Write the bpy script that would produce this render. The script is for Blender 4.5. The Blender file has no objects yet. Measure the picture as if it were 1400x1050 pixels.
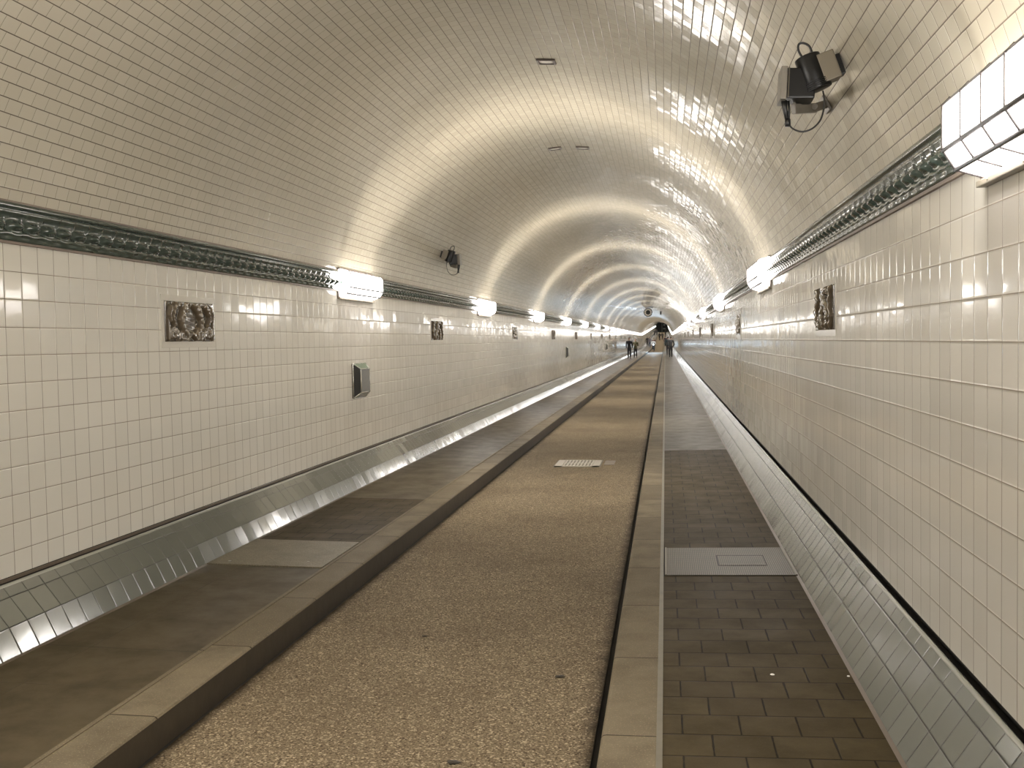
import bpy, bmesh, math, random
from mathutils import Vector, Matrix
random.seed(7)
sc = bpy.context.scene
COL = bpy.context.collection
PI = math.pi

# ------------------------------------------------------------------ view
F_PX = 1390.0
VP = (909.5, 463.0)
ROLL = 0.011
EYE = Vector((1.24, 0.0, 1.735))
_Y = Vector((VP[0]-700, -(VP[1]-525), -F_PX)).normalized()
_Z = Vector((-ROLL, 1, 0)); _Z = (_Z - _Y*_Z.dot(_Y)).normalized()
_X = _Y.cross(_Z)
cam = bpy.data.cameras.new('camera'); camo = bpy.data.objects.new('camera', cam); COL.objects.link(camo)
cam.sensor_fit = 'HORIZONTAL'; cam.sensor_width = 36.0; cam.lens = 36.0*F_PX/1400.0
cam.clip_start = 0.05; cam.clip_end = 900
camo.matrix_world = Matrix.Translation(EYE) @ Matrix((_X, _Y, _Z)).to_4x4()
sc.camera = camo

def at(px, py, Y):
    """world point at distance Y along the tunnel seen in that direction"""
    v = Vector((px-700, -(py-525), -F_PX)); v = Vector((_X.dot(v), _Y.dot(v), _Z.dot(v)))
    return EYE + v*(Y/v.y)

# ------------------------------------------------------------------ tunnel dimensions (metres)
HW = 2.34          # half width between the walls
VC, VR = 1.935, 2.42   # vault centre height and radius
YB, YE = -18.0, 400.0  # ends of the tube
SPR = 2.555        # springing of the vault
def zoff(y):
    if y < 150: return 0.0
    if y < 170: return 0.0175*(y-150)**2/40.0
    return 0.0175*(y-160)
RINGS = [YB, 0, 20, 50, 90, 130, 150, 154, 158, 162, 166, 170, 200, 240, 280, 320, 360, YE]
def rings(a, b):
    return [a] + [y for y in RINGS if a+0.01 < y < b-0.01] + [b]

# ------------------------------------------------------------------ materials
def mat_new(name):
    m = bpy.data.materials.new(name); m.use_nodes = True
    nt = m.node_tree; nt.nodes.clear()
    out = nt.nodes.new('ShaderNodeOutputMaterial'); b = nt.nodes.new('ShaderNodeBsdfPrincipled')
    nt.links.new(b.outputs[0], out.inputs[0])
    return m, nt, b
class NB:
    def __init__(s, nt): s.nt = nt
    def put(s, sock, v):
        if hasattr(v, 'links') or hasattr(v, 'is_output'): s.nt.links.new(v, sock)
        elif v is not None:
            try: sock.default_value = v
            except Exception: sock.default_value = tuple(v)+(1.0,)
    def m(s, op, a, b=None, c=None, clamp=False):
        n = s.nt.nodes.new('ShaderNodeMath'); n.operation = op; n.use_clamp = clamp
        for i, v in enumerate((a, b, c)):
            if v is not None: s.put(n.inputs[i], v)
        return n.outputs[0]
    def v(s, op, a, b=None, sc_=None):
        n = s.nt.nodes.new('ShaderNodeVectorMath'); n.operation = op
        s.put(n.inputs[0], a)
        if b is not None: s.put(n.inputs[1], b)
        if sc_ is not None: s.put(n.inputs['Scale'], sc_)
        return n.outputs['Value'] if op in ('LENGTH', 'DOT_PRODUCT') else n.outputs[0]
    def xyz(s, x, y, z):
        n = s.nt.nodes.new('ShaderNodeCombineXYZ')
        for i, q in enumerate((x, y, z)): s.put(n.inputs[i], q)
        return n.outputs[0]
    def sep(s, v):
        n = s.nt.nodes.new('ShaderNodeSeparateXYZ'); s.put(n.inputs[0], v); return n.outputs
    def uv(s):
        n = s.nt.nodes.new('ShaderNodeUVMap'); n.uv_map = 'UVMap'; return n.outputs[0]
    def geo(s, k): return s.nt.nodes.new('ShaderNodeNewGeometry').outputs[k]
    def objc(s): return s.nt.nodes.new('ShaderNodeTexCoord').outputs['Object']
    def white(s, v):
        n = s.nt.nodes.new('ShaderNodeTexWhiteNoise'); n.noise_dimensions = '3D'; s.put(n.inputs['Vector'], v); return n.outputs
    def noise(s, v, scale, detail=3, rough=0.5):
        n = s.nt.nodes.new('ShaderNodeTexNoise'); s.put(n.inputs['Vector'], v)
        n.inputs['Scale'].default_value = scale; n.inputs['Detail'].default_value = detail; n.inputs['Roughness'].default_value = rough
        return n.outputs
    def voro(s, v, scale, feature='F1'):
        n = s.nt.nodes.new('ShaderNodeTexVoronoi'); n.feature = feature; s.put(n.inputs['Vector'], v); n.inputs['Scale'].default_value = scale
        return n.outputs
    def mix(s, f, a, b):
        n = s.nt.nodes.new('ShaderNodeMix'); n.data_type = 'RGBA'
        s.put(n.inputs[0], f); s.put(n.inputs[6], a); s.put(n.inputs[7], b); return n.outputs[2]
    def sstep(s, v, a, b, lo=0.0, hi=1.0):
        n = s.nt.nodes.new('ShaderNodeMapRange'); n.interpolation_type = 'SMOOTHSTEP'
        s.put(n.inputs[0], v); n.inputs[1].default_value = a; n.inputs[2].default_value = b; n.inputs[3].default_value = lo; n.inputs[4].default_value = hi
        return n.outputs[0]
    def bump(s, h, strength, dist, normal=None):
        n = s.nt.nodes.new('ShaderNodeBump'); s.put(n.inputs['Height'], h); n.inputs['Strength'].default_value = strength; n.inputs['Distance'].default_value = dist
        if normal is not None: s.put(n.inputs['Normal'], normal)
        return n.outputs[0]

def plain(name, col, rough=0.5, metal=0.0, var=0.0, scale=20, bump=0.0, spec=0.5, coat=0.0):
    m, nt, b = mat_new(name); k = NB(nt)
    if var or bump:
        f = k.noise(k.objc(), scale, 4)[0]
        c2 = tuple(max(0, c*(1-var)) for c in col); c1 = tuple(min(1, c*(1+var)) for c in col)
        k.put(b.inputs['Base Color'], k.mix(f, c1+(1,), c2+(1,)))
        if bump: k.put(b.inputs['Normal'], k.bump(f, bump, 0.01))
    else: b.inputs['Base Color'].default_value = col+(1,)
    b.inputs['Roughness'].default_value = rough; b.inputs['Metallic'].default_value = metal
    b.inputs['Specular IOR Level'].default_value = spec; b.inputs['Coat Weight'].default_value = coat
    return m

def tile_mat(name, c1, c2, tw, th, off=0.0, jit=0.0, grout=0.003, gcol=(.2, .17, .13), rough=0.12, tilt=0.012, pillow=0.15, wav=0.02, edge=0.006, groughness=0.7, ior=1.5, su=1.0, sv=1.0):
    m, nt, b = mat_new(name); k = NB(nt)
    uv = k.uv(); s = k.sep(uv); u, v = s[0], s[1]
    vr = k.m('DIVIDE', v, th); row = k.m('FLOOR', vr)
    sh = k.m('MULTIPLY', k.m('FLOORED_MODULO', row, 2.0), off)
    rw = k.white(k.xyz(row, 3.3, 7.1)); sh = k.m('ADD', sh, k.m('MULTIPLY', rw[0], jit))
    cu = k.m('ADD', k.m('DIVIDE', u, tw), sh); col = k.m('FLOOR', cu)
    fu = k.m('SUBTRACT', cu, col); fv = k.m('SUBTRACT', vr, row)
    du = k.m('MULTIPLY', k.m('MINIMUM', fu, k.m('SUBTRACT', 1.0, fu)), tw)
    dv = k.m('MULTIPLY', k.m('MINIMUM', fv, k.m('SUBTRACT', 1.0, fv)), th)
    d = k.m('MINIMUM', k.m('MULTIPLY', du, su), k.m('MULTIPLY', dv, sv))
    tile = k.sstep(d, grout*0.4, grout*0.65)
    wn = k.white(k.xyz(col, row, 1.7)); r = k.sep(wn[1])
    base = k.mix(r[0], c1+(1,), c2+(1,))
    big = k.noise(k.v('MULTIPLY', uv, (1, 1, 1)), 0.9, 3)[0]
    base = k.mix(k.m('MULTIPLY', big, 0.22), base, tuple(c*0.72 for c in c1)+(1,))
    k.put(b.inputs['Base Color'], k.mix(tile, gcol+(1,), base))
    rr = k.m('ADD', rough, k.m('MULTIPLY', r[2], rough*0.35))
    k.put(b.inputs['Roughness'], k.m('ADD', k.m('MULTIPLY', tile, rr), k.m('MULTIPLY', k.m('SUBTRACT', 1.0, tile), groughness)))
    N = k.geo('Normal'); T = (0.0, 1.0, 0.0)
    B = k.v('CROSS_PRODUCT', N, T)
    def pil(dd, f):
        e = k.sstep(dd, grout*0.5, grout*0.5+edge, 1.0, 0.0)
        sg = k.m('SIGN', k.m('SUBTRACT', f, 0.5))
        return k.m('MULTIPLY', k.m('MULTIPLY', e, sg), pillow)
    nz = k.noise(k.v('ADD', uv, k.v('SCALE', k.xyz(r[0], r[1], r[2]), sc_=9.0)), 9.0, 2)[1]
    nzs = k.sep(k.v('SUBTRACT', nz, (.5, .5, .5)))
    a = k.m('ADD', k.m('ADD', k.m('MULTIPLY', k.m('SUBTRACT', r[0], .5), 2*tilt), pil(du, fu)), k.m('MULTIPLY', nzs[0], wav*2))
    c = k.m('ADD', k.m('ADD', k.m('MULTIPLY', k.m('SUBTRACT', r[1], .5), 2*tilt), pil(dv, fv)), k.m('MULTIPLY', nzs[1], wav*2))
    nn = k.v('ADD', k.v('ADD', N, k.v('SCALE', T, sc_=k.m('MULTIPLY', a, tile))), k.v('SCALE', B, sc_=k.m('MULTIPLY', c, tile)))
    k.put(b.inputs['Normal'], k.v('NORMALIZE', nn))
    b.inputs['IOR'].default_value = ior
    return m

M = {}
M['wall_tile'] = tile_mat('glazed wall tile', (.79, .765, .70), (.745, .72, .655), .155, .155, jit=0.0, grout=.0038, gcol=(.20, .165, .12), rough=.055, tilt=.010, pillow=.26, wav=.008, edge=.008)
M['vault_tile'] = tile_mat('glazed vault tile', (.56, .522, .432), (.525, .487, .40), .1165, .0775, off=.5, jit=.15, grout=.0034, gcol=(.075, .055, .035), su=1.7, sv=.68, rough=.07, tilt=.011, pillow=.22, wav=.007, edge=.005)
M['skirt_tile'] = tile_mat('grey green skirting tile', (.120, .126, .107), (.104, .109, .092), .155, .155, grout=.0055, gcol=(.02, .018, .013), rough=.10, tilt=.011, pillow=.14, wav=.012)
M['relief_border'] = plain('cream border glaze', (.70, .67, .60), .12)

def paver_mat(name, c1, c2, tw, th, off, grout, gcol, rough, gran=.25):
    m, nt, b = mat_new(name); k = NB(nt)
    uv = k.uv(); s = k.sep(uv); u, v = s[0], s[1]   # u across the walk, v along it
    vr = k.m('DIVIDE', v, th); row = k.m('FLOOR', vr)
    cu = k.m('ADD', k.m('DIVIDE', u, tw), k.m('MULTIPLY', k.m('FLOORED_MODULO', row, 2.0), off)); col = k.m('FLOOR', cu)
    fu = k.m('SUBTRACT', cu, col); fv = k.m('SUBTRACT', vr, row)
    wob = k.m('MULTIPLY', k.m('SUBTRACT', k.noise(uv, 14, 2)[0], .5), .006)
    d = k.m('ADD', k.m('MINIMUM', k.m('MULTIPLY', k.m('MINIMUM', fu, k.m('SUBTRACT', 1.0, fu)), tw), k.m('MULTIPLY', k.m('MINIMUM', fv, k.m('SUBTRACT', 1.0, fv)), th)), wob)
    tile = k.sstep(d, grout*.3, grout*.9)
    r = k.sep(k.white(k.xyz(col, row, 4.2))[1])
    base = k.mix(r[0], c1+(1,), c2+(1,))
    nz = k.noise(uv, 3.5, 5, .65)[0]; base = k.mix(k.sstep(nz, .35, .75), base, tuple(c*.66 for c in c1)+(1,))
    sp = k.noise(uv, 120, 3, .75)[0]; base = k.mix(k.m('MULTIPLY', k.sstep(sp, .55, .75), gran), base, tuple(min(1, c*2.2) for c in c1)+(1,))
    k.put(b.inputs['Base Color'], k.mix(tile, gcol+(1,), base))
    k.put(b.inputs['Roughness'], k.m('ADD', rough, k.m('MULTIPLY', k.m('SUBTRACT', nz, .5), .3)))
    h = k.m('ADD', k.m('MULTIPLY', tile, 1.0), k.m('ADD', k.m('MULTIPLY', sp, .12), k.m('MULTIPLY', r[1], .25)))
    k.put(b.inputs['Normal'], k.bump(h, .55, .004)); b.inputs['Specular IOR Level'].default_value = .05
    return m
M['pavers'] = paver_mat('brown grey pavers', (.058, .044, .021), (.047, .035, .0165), .235, .2165, .5, .006, (.010, .007, .004), .6)
M['pavers_pale'] = paver_mat('worn paler pavers', (.15, .138, .11), (.115, .105, .083), .235, .2165, .5, .006, (.05, .04, .028), .36)
M['slab'] = paver_mat('smooth brown slab', (.074, .058, .033), (.066, .052, .029), .91, 2.2, 0, .003, (.05, .04, .028), .46, .12)
M['slab_pale'] = paver_mat('pale granular slab', (.11, .098, .073), (.10, .088, .065), 5, 3.37, 0, .004, (.04, .03, .02), .48, .6)
M['kerb'] = paver_mat('granite kerb', (.165, .135, .089), (.115, .093, .060), 5, 1.02, 0, .007, (.030, .022, .012), .6, .8)
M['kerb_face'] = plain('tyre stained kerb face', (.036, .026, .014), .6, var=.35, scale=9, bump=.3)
M['gap'] = plain('dark joint', (.012, .010, .008), .8)
M['edge_strip'] = plain('worn metal edging', (.13, .115, .08), .5, metal=.2, var=.3, scale=12)
M['brown_strip'] = plain('brown mortar bead', (.17, .13, .10), .6, var=.25, scale=9)
M['brown_board'] = plain('brown skirting board', (.10, .075, .052), .5, var=.3, scale=5)
M['green_glaze'] = plain('bottle green glaze', (.040, .056, .047), .10, var=.5, scale=22, coat=.15)
M['lip'] = plain('pale skirting bead', (.22, .22, .185), .2)

def road_mat():
    m, nt, b = mat_new('tan granular road'); k = NB(nt)
    uv = k.uv(); s = k.sep(uv)
    sp = k.noise(uv, 95, 3, .7)[0]; vo = k.voro(uv, 120)
    r = k.sep(vo[1])
    base = k.mix(k.sstep(sp, .3, .7), (.078, .058, .035, 1), (.25, .198, .125, 1))
    base = k.mix(k.sstep(r[0], .78, .95), base, (.40, .33, .225, 1))
    base = k.mix(k.sstep(r[1], .82, .95), base, (.06, .042, .025, 1))
    big = k.noise(uv, .8, 5, .6)[0]; base = k.mix(k.sstep(big, .3, .75, 0, .45), base, (.075, .053, .029, 1))
    st = k.noise(k.v('MULTIPLY', uv, (1.0, 2.2, 1)), 6.0, 3)[0]
    stm = k.m('MULTIPLY', k.sstep(st, .66, .74), .5)
    base = k.mix(stm, base, (.06, .045, .028, 1))
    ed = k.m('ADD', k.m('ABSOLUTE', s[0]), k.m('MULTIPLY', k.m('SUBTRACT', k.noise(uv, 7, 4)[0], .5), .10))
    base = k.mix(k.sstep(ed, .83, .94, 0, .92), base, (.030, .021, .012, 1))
    k.put(b.inputs['Base Color'], base); b.inputs['Roughness'].default_value = .7; b.inputs['Specular IOR Level'].default_value = .05
    k.put(b.inputs['Normal'], k.bump(k.m('ADD', sp, k.m('MULTIPLY', vo[0], -.6)), .5, .004))
    return m
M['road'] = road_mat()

M['white_metal'] = plain('grey lamp frame', (.035, .030, .029), .5)
M['lamp_back'] = plain('dark bronze back plate', (.10, .08, .07), .4, metal=.4)
def emit_mat(name, col, s):
    m, nt, b = mat_new(name)
    b.inputs['Base Color'].default_value = (.8, .8, .8, 1); b.inputs['Emission Color'].default_value = col+(1,); b.inputs['Emission Strength'].default_value = s
    b.inputs['Roughness'].default_value = .3
    return m
M['diffuser'] = emit_mat('lit opal glass', (1.0, .955, .90), 62.0)
M['diffuser_top'] = emit_mat('lit opal glass, upper pane', (1.0, .93, .84), 12.0)
M['diffuser_low'] = emit_mat('lit opal glass, lower pane', (1.0, .93, .90), 18.0)
M['black'] = plain('black casing', (.006, .006, .006), .38, spec=.3)
M['cable'] = plain('black cable', (.01, .01, .01), .4)
M['grey_box'] = plain('grey painted casing', (.16, .145, .12), .45, var=.15)
M['pale_box'] = plain('pale bracket metal', (.17, .148, .11), .45, metal=.2)
M['steel'] = plain('brushed steel', (.42, .42, .38), .28, metal=.9, var=.2, scale=40)
M['steel_face'] = plain('dull steel face', (.09, .086, .074), .4, metal=.3, var=.3, scale=25)
M['steel_dark_reflection'] = plain('steel side with painted dark reflection', (.03, .03, .028), .3, metal=.5)  # same steel, with the dark reflection on the near side put into its colour
M['steel_edge'] = plain('polished steel edge', (.75, .76, .70), .2, metal=.8)
M['steel_green'] = plain('greenish steel top', (.14, .19, .13), .3, metal=.4)
M['plate'] = plain('grate metal', (.42, .385, .31), .38, metal=.35, var=.2, scale=60)
M['white_spot'] = plain('white dots and painted pane reflection', (.62, .60, .54), .15)

def relief_mat(name, a, c):
    m, nt, b = mat_new(name); k = NB(nt)
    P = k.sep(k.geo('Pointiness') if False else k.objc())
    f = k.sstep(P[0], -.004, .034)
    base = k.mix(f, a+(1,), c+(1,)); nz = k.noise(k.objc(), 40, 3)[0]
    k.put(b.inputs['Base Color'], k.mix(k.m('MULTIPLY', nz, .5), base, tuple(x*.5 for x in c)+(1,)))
    b.inputs['Roughness'].default_value = .16; b.inputs['Coat Weight'].default_value = .5
    return m
M['relief'] = relief_mat('brown glazed relief', (.035, .025, .015), (.155, .122, .083))

# ------------------------------------------------------------------ helpers
def mesh_obj(name, bm, mats, parent=None, smooth=False, recalc=True):
    me = bpy.data.meshes.new(name)
    if recalc: bmesh.ops.recalc_face_normals(bm, faces=bm.faces)
    bm.to_mesh(me); bm.free()
    for m in (mats if isinstance(mats, (list, tuple)) else [mats]): me.materials.append(m)
    if smooth: me.polygons.foreach_set('use_smooth', [True]*len(me.polygons))
    o = bpy.data.objects.new(name, me); COL.objects.link(o)
    if parent: o.parent = parent
    return o
def tag(o, label=None, cat=None, group=None, kind=None):
    if label: o['label'] = label
    if cat: o['category'] = cat
    if group: o['group'] = group
    if kind: o['kind'] = kind
    return o
def empty(name, loc=(0, 0, 0), label=None, cat=None, group=None):
    o = bpy.data.objects.new(name, None); COL.objects.link(o); o.location = loc; o.empty_display_size = .05
    return tag(o, label, cat, group)
def copy_tree(o, parent=None):
    c = o.copy(); COL.objects.link(c)
    if parent: c.parent = parent
    for ch in list(o.children): copy_tree(ch, c)
    return c
def extrude(name, prof, ys, mat, smooth=False, v0=0.0, kind='structure', uswap=False, udir=None, close=False, lift=0.0):
    """sweep an (x, z) profile along the tunnel; UV in metres: (y, arc length), or (x, y) when uswap"""
    bm = bmesh.new(); uvl = bm.loops.layers.uv.new('UVMap')
    pts = list(prof) + ([prof[0]] if close else [])
    arc = [v0]
    for a, b in zip(pts, pts[1:]): arc.append(arc[-1]+math.hypot(b[0]-a[0], b[1]-a[1]))
    R = [[bm.verts.new((x, y, z+zoff(y)+lift)) for x, z in pts] for y in ys]
    for j in range(len(ys)-1):
        for i in range(len(pts)-1):
            f = bm.faces.new((R[j][i], R[j][i+1], R[j+1][i+1], R[j+1][i]))
            q = ((j, i), (j, i+1), (j+1, i+1), (j+1, i))
            for l, (jj, ii) in zip(f.loops, q):
                l[uvl].uv = (pts[ii][0], ys[jj]) if uswap else (ys[jj], arc[ii])
    if isinstance(mat, list):
        n = len(pts)-1
        for idx, f in enumerate(bm.faces): f.material_index = mat[1][idx % n]
        mats = mat[0]
    else: mats = mat
    o = mesh_obj(name, bm, mats, smooth=smooth, recalc=False)
    if kind: o['kind'] = kind
    return o
def box(bm, c, s, rot=None, mi=0):
    r = bmesh.ops.create_cube(bm, size=1.0); vs = r['verts']
    mt = Matrix.Translation(c) @ (rot.to_4x4() if rot else Matrix.Identity(4)) @ Matrix.Diagonal((s[0], s[1], s[2], 1))
    bmesh.ops.transform(bm, matrix=mt, verts=vs)
    for f in {f for v in vs for f in v.link_faces}: f.material_index = mi
    return vs
def bbox_bevel(bm, c, s, bev, rot=None):
    b2 = bmesh.new(); box(b2, (0, 0, 0), s); bmesh.ops.bevel(b2, geom=b2.edges[:], offset=bev, segments=2, affect='EDGES', profile=.6)
    mt = Matrix.Translation(c) @ (rot.to_4x4() if rot else Matrix.Identity(4)); bmesh.ops.transform(b2, matrix=mt, verts=b2.verts)
    merge(bm, b2)
def merge(bm, b2):
    me = bpy.data.meshes.new('t'); b2.to_mesh(me); b2.free(); bm.from_mesh(me); bpy.data.meshes.remove(me)
def frame_of(d):
    d = d.normalized(); a = Vector((0, 0, 1)) if abs(d.z) < .9 else Vector((1, 0, 0))
    x = d.cross(a).normalized(); return x, d.cross(x).normalized()
def tube(bm, pts, rad, n=10, caps=True):
    pts = [Vector(p) for p in pts]; rs = rad if isinstance(rad, (list, tuple)) else [rad]*len(pts)
    rg = []; x = None
    for i, p in enumerate(pts):
        d = (pts[min(i+1, len(pts)-1)]-pts[max(i-1, 0)]).normalized()
        if x is None: x, y = frame_of(d)
        else:
            x = (x-d*x.dot(d)).normalized(); y = d.cross(x)
        rg.append([bm.verts.new(p+(x*math.cos(2*PI*k/n)+y*math.sin(2*PI*k/n))*rs[i]) for k in range(n)])
    for a, b in zip(rg, rg[1:]):
        for k in range(n): bm.faces.new((a[k], a[(k+1) % n], b[(k+1) % n], b[k]))
    if caps: bm.faces.new(rg[0][::-1]); bm.faces.new(rg[-1])
def spline(pts, n=8):
    P = [Vector(p) for p in pts]; P = [P[0]*2-P[1]]+P+[P[-1]*2-P[-2]]; out = []
    for i in range(1, len(P)-2):
        for k in range(n):
            t = k/n; a, b, c, d = P[i-1], P[i], P[i+1], P[i+2]
            out.append(.5*((2*b)+(c-a)*t+(2*a-5*b+4*c-d)*t*t+(3*b-3*c+d-a)*t**3))
    return out+[P[-2]]

# ------------------------------------------------------------------ the tube
for s, nm in ((-1, 'wall_left'), (1, 'wall_right')):
    extrude(nm, [(s*HW, .49), (s*HW, 2.33)], rings(YB, YE), M['wall_tile'], v0=.49-1.705+1.55)
a0 = math.asin((SPR-VC)/VR)
NA = 72
prof = [(VR*math.cos(t), VC+VR*math.sin(t)) for t in [a0+(PI-2*a0)*i/NA for i in range(NA+1)]]
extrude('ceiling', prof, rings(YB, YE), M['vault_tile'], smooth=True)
# closing wall behind
bm = bmesh.new()
vs = [bm.verts.new((x, YB, z)) for x, z in [(-HW, -.05)]+[(-HW, .49)]+prof[::-1]+[(HW, -.05)]]
bm.faces.new(vs); o = mesh_obj('wall_back', bm, plain('plastered end wall', (.3, .28, .24), .7, var=.1)); o['kind'] = 'structure'

n = 0
def trim(*a, **k):
    global n; n += 1; return extrude('trim_%d' % n, *a, **k)
full = rings(YB, YE)
for s in (-1, 1):
    # gutter gap under the wall tiles, skirting slope with its bead
    trim([(s*HW, .492), (s*(HW+.035), .492), (s*(HW+.035), .43), (s*2.325, .43), (s*2.325, .455)], full, M['gap'])
    if s < 0: trim([(s*(HW-.001), .486), (s*(HW-.006), .484), (s*(HW-.006), .468), (s*(HW+.002), .466)], full, M['brown_board'])
    trim([(s*2.328, .450), (s*2.326, .461), (s*2.318, .466), (s*2.309, .463), (s*2.305, .452)], full, M['lip'], smooth=True)
    trim(([(s*2.305, .452), (s*2.169, .2837), (s*2.100, .145)] if s < 0 else [(s*2.305, .452), (s*2.100, .145)]), full, M['skirt_tile'], v0=-.061)
    trim([(s*2.104, .149), (s*2.085, .1465), (s*2.08, .1445)], full, M['brown_board'])
    # kerb stones: top, rounded arris, stained face, dark channel at the road
    top = [(s*1.187, .131), (s*.985, .129), (s*.972, .126), (s*.965, .118)]
    trim(top, full, M['kerb'], smooth=False, uswap=True)
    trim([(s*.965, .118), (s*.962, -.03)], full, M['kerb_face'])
    trim([(s*.962, -.022), (s*.918, -.022), (s*.916, .0)], full, M['gap'])
    trim([(s*1.187, .12), (s*1.187, .134), (s*1.212, .134), (s*1.212, .12)], full, M['edge_strip'] if s > 0 else M['kerb'])
    # mortar beads below and above the moulded cornice
    trim([(s*HW, 2.322), (s*(HW-.016), 2.322), (s*(HW-.018), 2.336), (s*(HW-.004), 2.340)], full, M['brown_strip'])
    trim([(s*(HW-.002), 2.543), (s*(HW-.014), 2.546), (s*(HW-.014), 2.562), (s*(HW+.004), 2.566)], full, M['brown_strip'])

# moulded green cornice
def corn(t, ph):
    """projection from the wall at relative height t (0 bottom, 1 top) and motif phase ph"""
    c = math.cos(2*PI*(ph-.5)); g = (0.5+0.5*c)          # g = 1 in the middle of a motif
    e = abs(2*ph-1)
    if t < .08: return .020+.012*math.sin(t/.08*PI/2)
    if t < .28:                                             # scalloped lip
        k = (t-.08)/.20+.09*c; k = min(1, max(0, k)); return .026+.014*math.sin(k*PI)**2
    if t < .52:                                             # bead
        k = (t-.28)/.24; w = max(0.0, 1-(e/.80)**2); return .020+.044*math.sin(min(1, k*.9+.08)*PI)**.8*math.sqrt(w)
    if t < .80:                                             # hollow leaf with a rib between motifs
        k = (t-.52)/.28; rib = math.exp(-((1-e-.14)/.09)**2)*.011
        return .020+.024*k*k+rib*(1-k*k)
    if t < .84: return .024
    if t < .97: return .048+.004*math.sin((t-.84)/.13*PI)
    return .030
TS = [0, .05, .1, .139, .17, .21, .25, .298, .32, .35, .38, .41, .44, .47, .50, .55, .60, .66, .72, .78, .80, .81, .835, .845, .90, .965, .975, 1.0]
Z0, Z1 = 2.336, 2.548
for s in (-1, 1):
    bm = bmesh.new(); PP = .155; ND = 10
    ys = [i*PP/ND for i in range(int(1.24/PP)*ND, int(62/PP)*ND)]
    prev = None
    for y in ys:
        ph = (y/PP) % 1.0
        r = [bm.verts.new((s*(HW-corn(t, ph)), y, Z0+(Z1-Z0)*t)) for t in TS]
        if prev:
            for i in range(len(TS)-1): bm.faces.new((prev[i], prev[i+1], r[i+1], r[i]))
        prev = r
    for a, b in ((YB, ys[0]), (ys[-1], YE)):
        pr = None
        for y in rings(a, b):
            r = [bm.verts.new((s*(HW-corn(t, .5)*(.9)), y, Z0+(Z1-Z0)*t+zoff(y))) for t in TS]
            if pr:
                for i in range(len(TS)-1): bm.faces.new((pr[i], pr[i+1], r[i+1], r[i]))
            pr = r
    n += 1
    o = mesh_obj('trim_%d' % n, bm, M['green_glaze'], smooth=True, recalc=False); o['kind'] = 'structure'

# ------------------------------------------------------------------ floors
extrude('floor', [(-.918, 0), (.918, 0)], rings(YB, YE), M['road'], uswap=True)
def walk(s, a, b, mat, dz=0.0, gap=.004):
    extrude('floor', [(s*1.212, .130), (s*2.102, .146)], rings(a+gap, b-gap), M[mat], uswap=True, lift=dz)
for s in (-1, 1): extrude('floor', [(s*1.2, .118), (s*2.12, .132)], rings(YB, YE), M['gap'], uswap=True)
walk(1, YB, 6.89, 'pavers'); walk(1, 7.81, 14.72, 'pavers'); walk(1, 14.72, 21.45, 'slab_pale', -.001)
walk(1, 21.45, 35.2, 'slab'); walk(1, 35.2, 36.1, 'slab_pale'); walk(1, 36.1, 46, 'slab'); walk(1, 46, 47, 'slab_pale')
walk(-1, YB, 4.98, 'slab'); walk(-1, 4.98, 6.95, 'slab', -.001); walk(-1, 7.88, 10.12, 'pavers'); walk(-1, 10.12, 16.9, 'slab')
walk(-1, 16.9, 28.5, 'slab', -.001); walk(-1, 28.5, 29.5, 'slab_pale'); walk(-1, 29.5, 47, 'slab')
for s in (-1, 1):
    y = 47; i = 0
    while y < YE:
        e = min(YE, y+(14 if i % 2 == 0 else 1.2)); walk(s, y, e, 'slab' if i % 2 == 0 else 'slab_pale'); y = e; i += 1

# steel / granite covers across the walks
def cover_mat():
    m, nt, b = mat_new('ribbed cover plate'); k = NB(nt)
    P = k.objc(); s = k.sep(P)
    w = k.m('SINE', k.m('MULTIPLY', s[0], 2*PI/.0135)); rib = k.sstep(w, -.2, .5)
    w2 = k.sstep(k.m('SINE', k.m('MULTIPLY', s[1], 2*PI/.04)), -.95, -.7)
    rr = k.m('MULTIPLY', rib, w2)
    nz = k.noise(P, 7, 5)[0]
    base = k.mix(rr, (.035, .028, .016, 1), (.125, .108, .070, 1)); base = k.mix(k.sstep(nz, .4, .8, 0, .5), base, (.05, .043, .028, 1))
    k.put(b.inputs['Base Color'], base); b.inputs['Roughness'].default_value = .5; b.inputs['Specular IOR Level'].default_value = .25
    k.put(b.inputs['Normal'], k.bump(rr, .6, .003)); return m
M['cover'] = cover_mat()
c = empty('access_cover', (1.657, 7.35, .140), 'ribbed metal cover across the right walkway with an inset square lid', 'access cover')
sl = math.atan2(.016, .89)
c.rotation_euler = (0, -sl, 0)
bm = bmesh.new(); bbox_bevel(bm, (0, 0, -.001), (.875, .905, .010), .001); mesh_obj('plate', bm, M['cover'], c)
bm = bmesh.new()
for x in (-.43, .43): box(bm, (x, 0, .0055), (.012, .90, .006))
for x, y, w, d in ((-.165, 0, .006, .34), (.165, 0, .006, .34), (0, -.168, .336, .006), (0, .168, .336, .006)): box(bm, (x+.10, y, .0044), (w, d, .0012), mi=1)
mesh_obj('frame', bm, [M['edge_strip'], M['gap']], c)
bm = bmesh.new(); bbox_bevel(bm, (.10, 0, .0035), (.315, .315, .004), .001); mesh_obj('lid', bm, M['cover'], c)
c = empty('access_cover', (-1.657, 7.415, .140), 'pale granular cover slab across the left walkway', 'access cover')
c.rotation_euler = (0, sl, 0)
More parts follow.
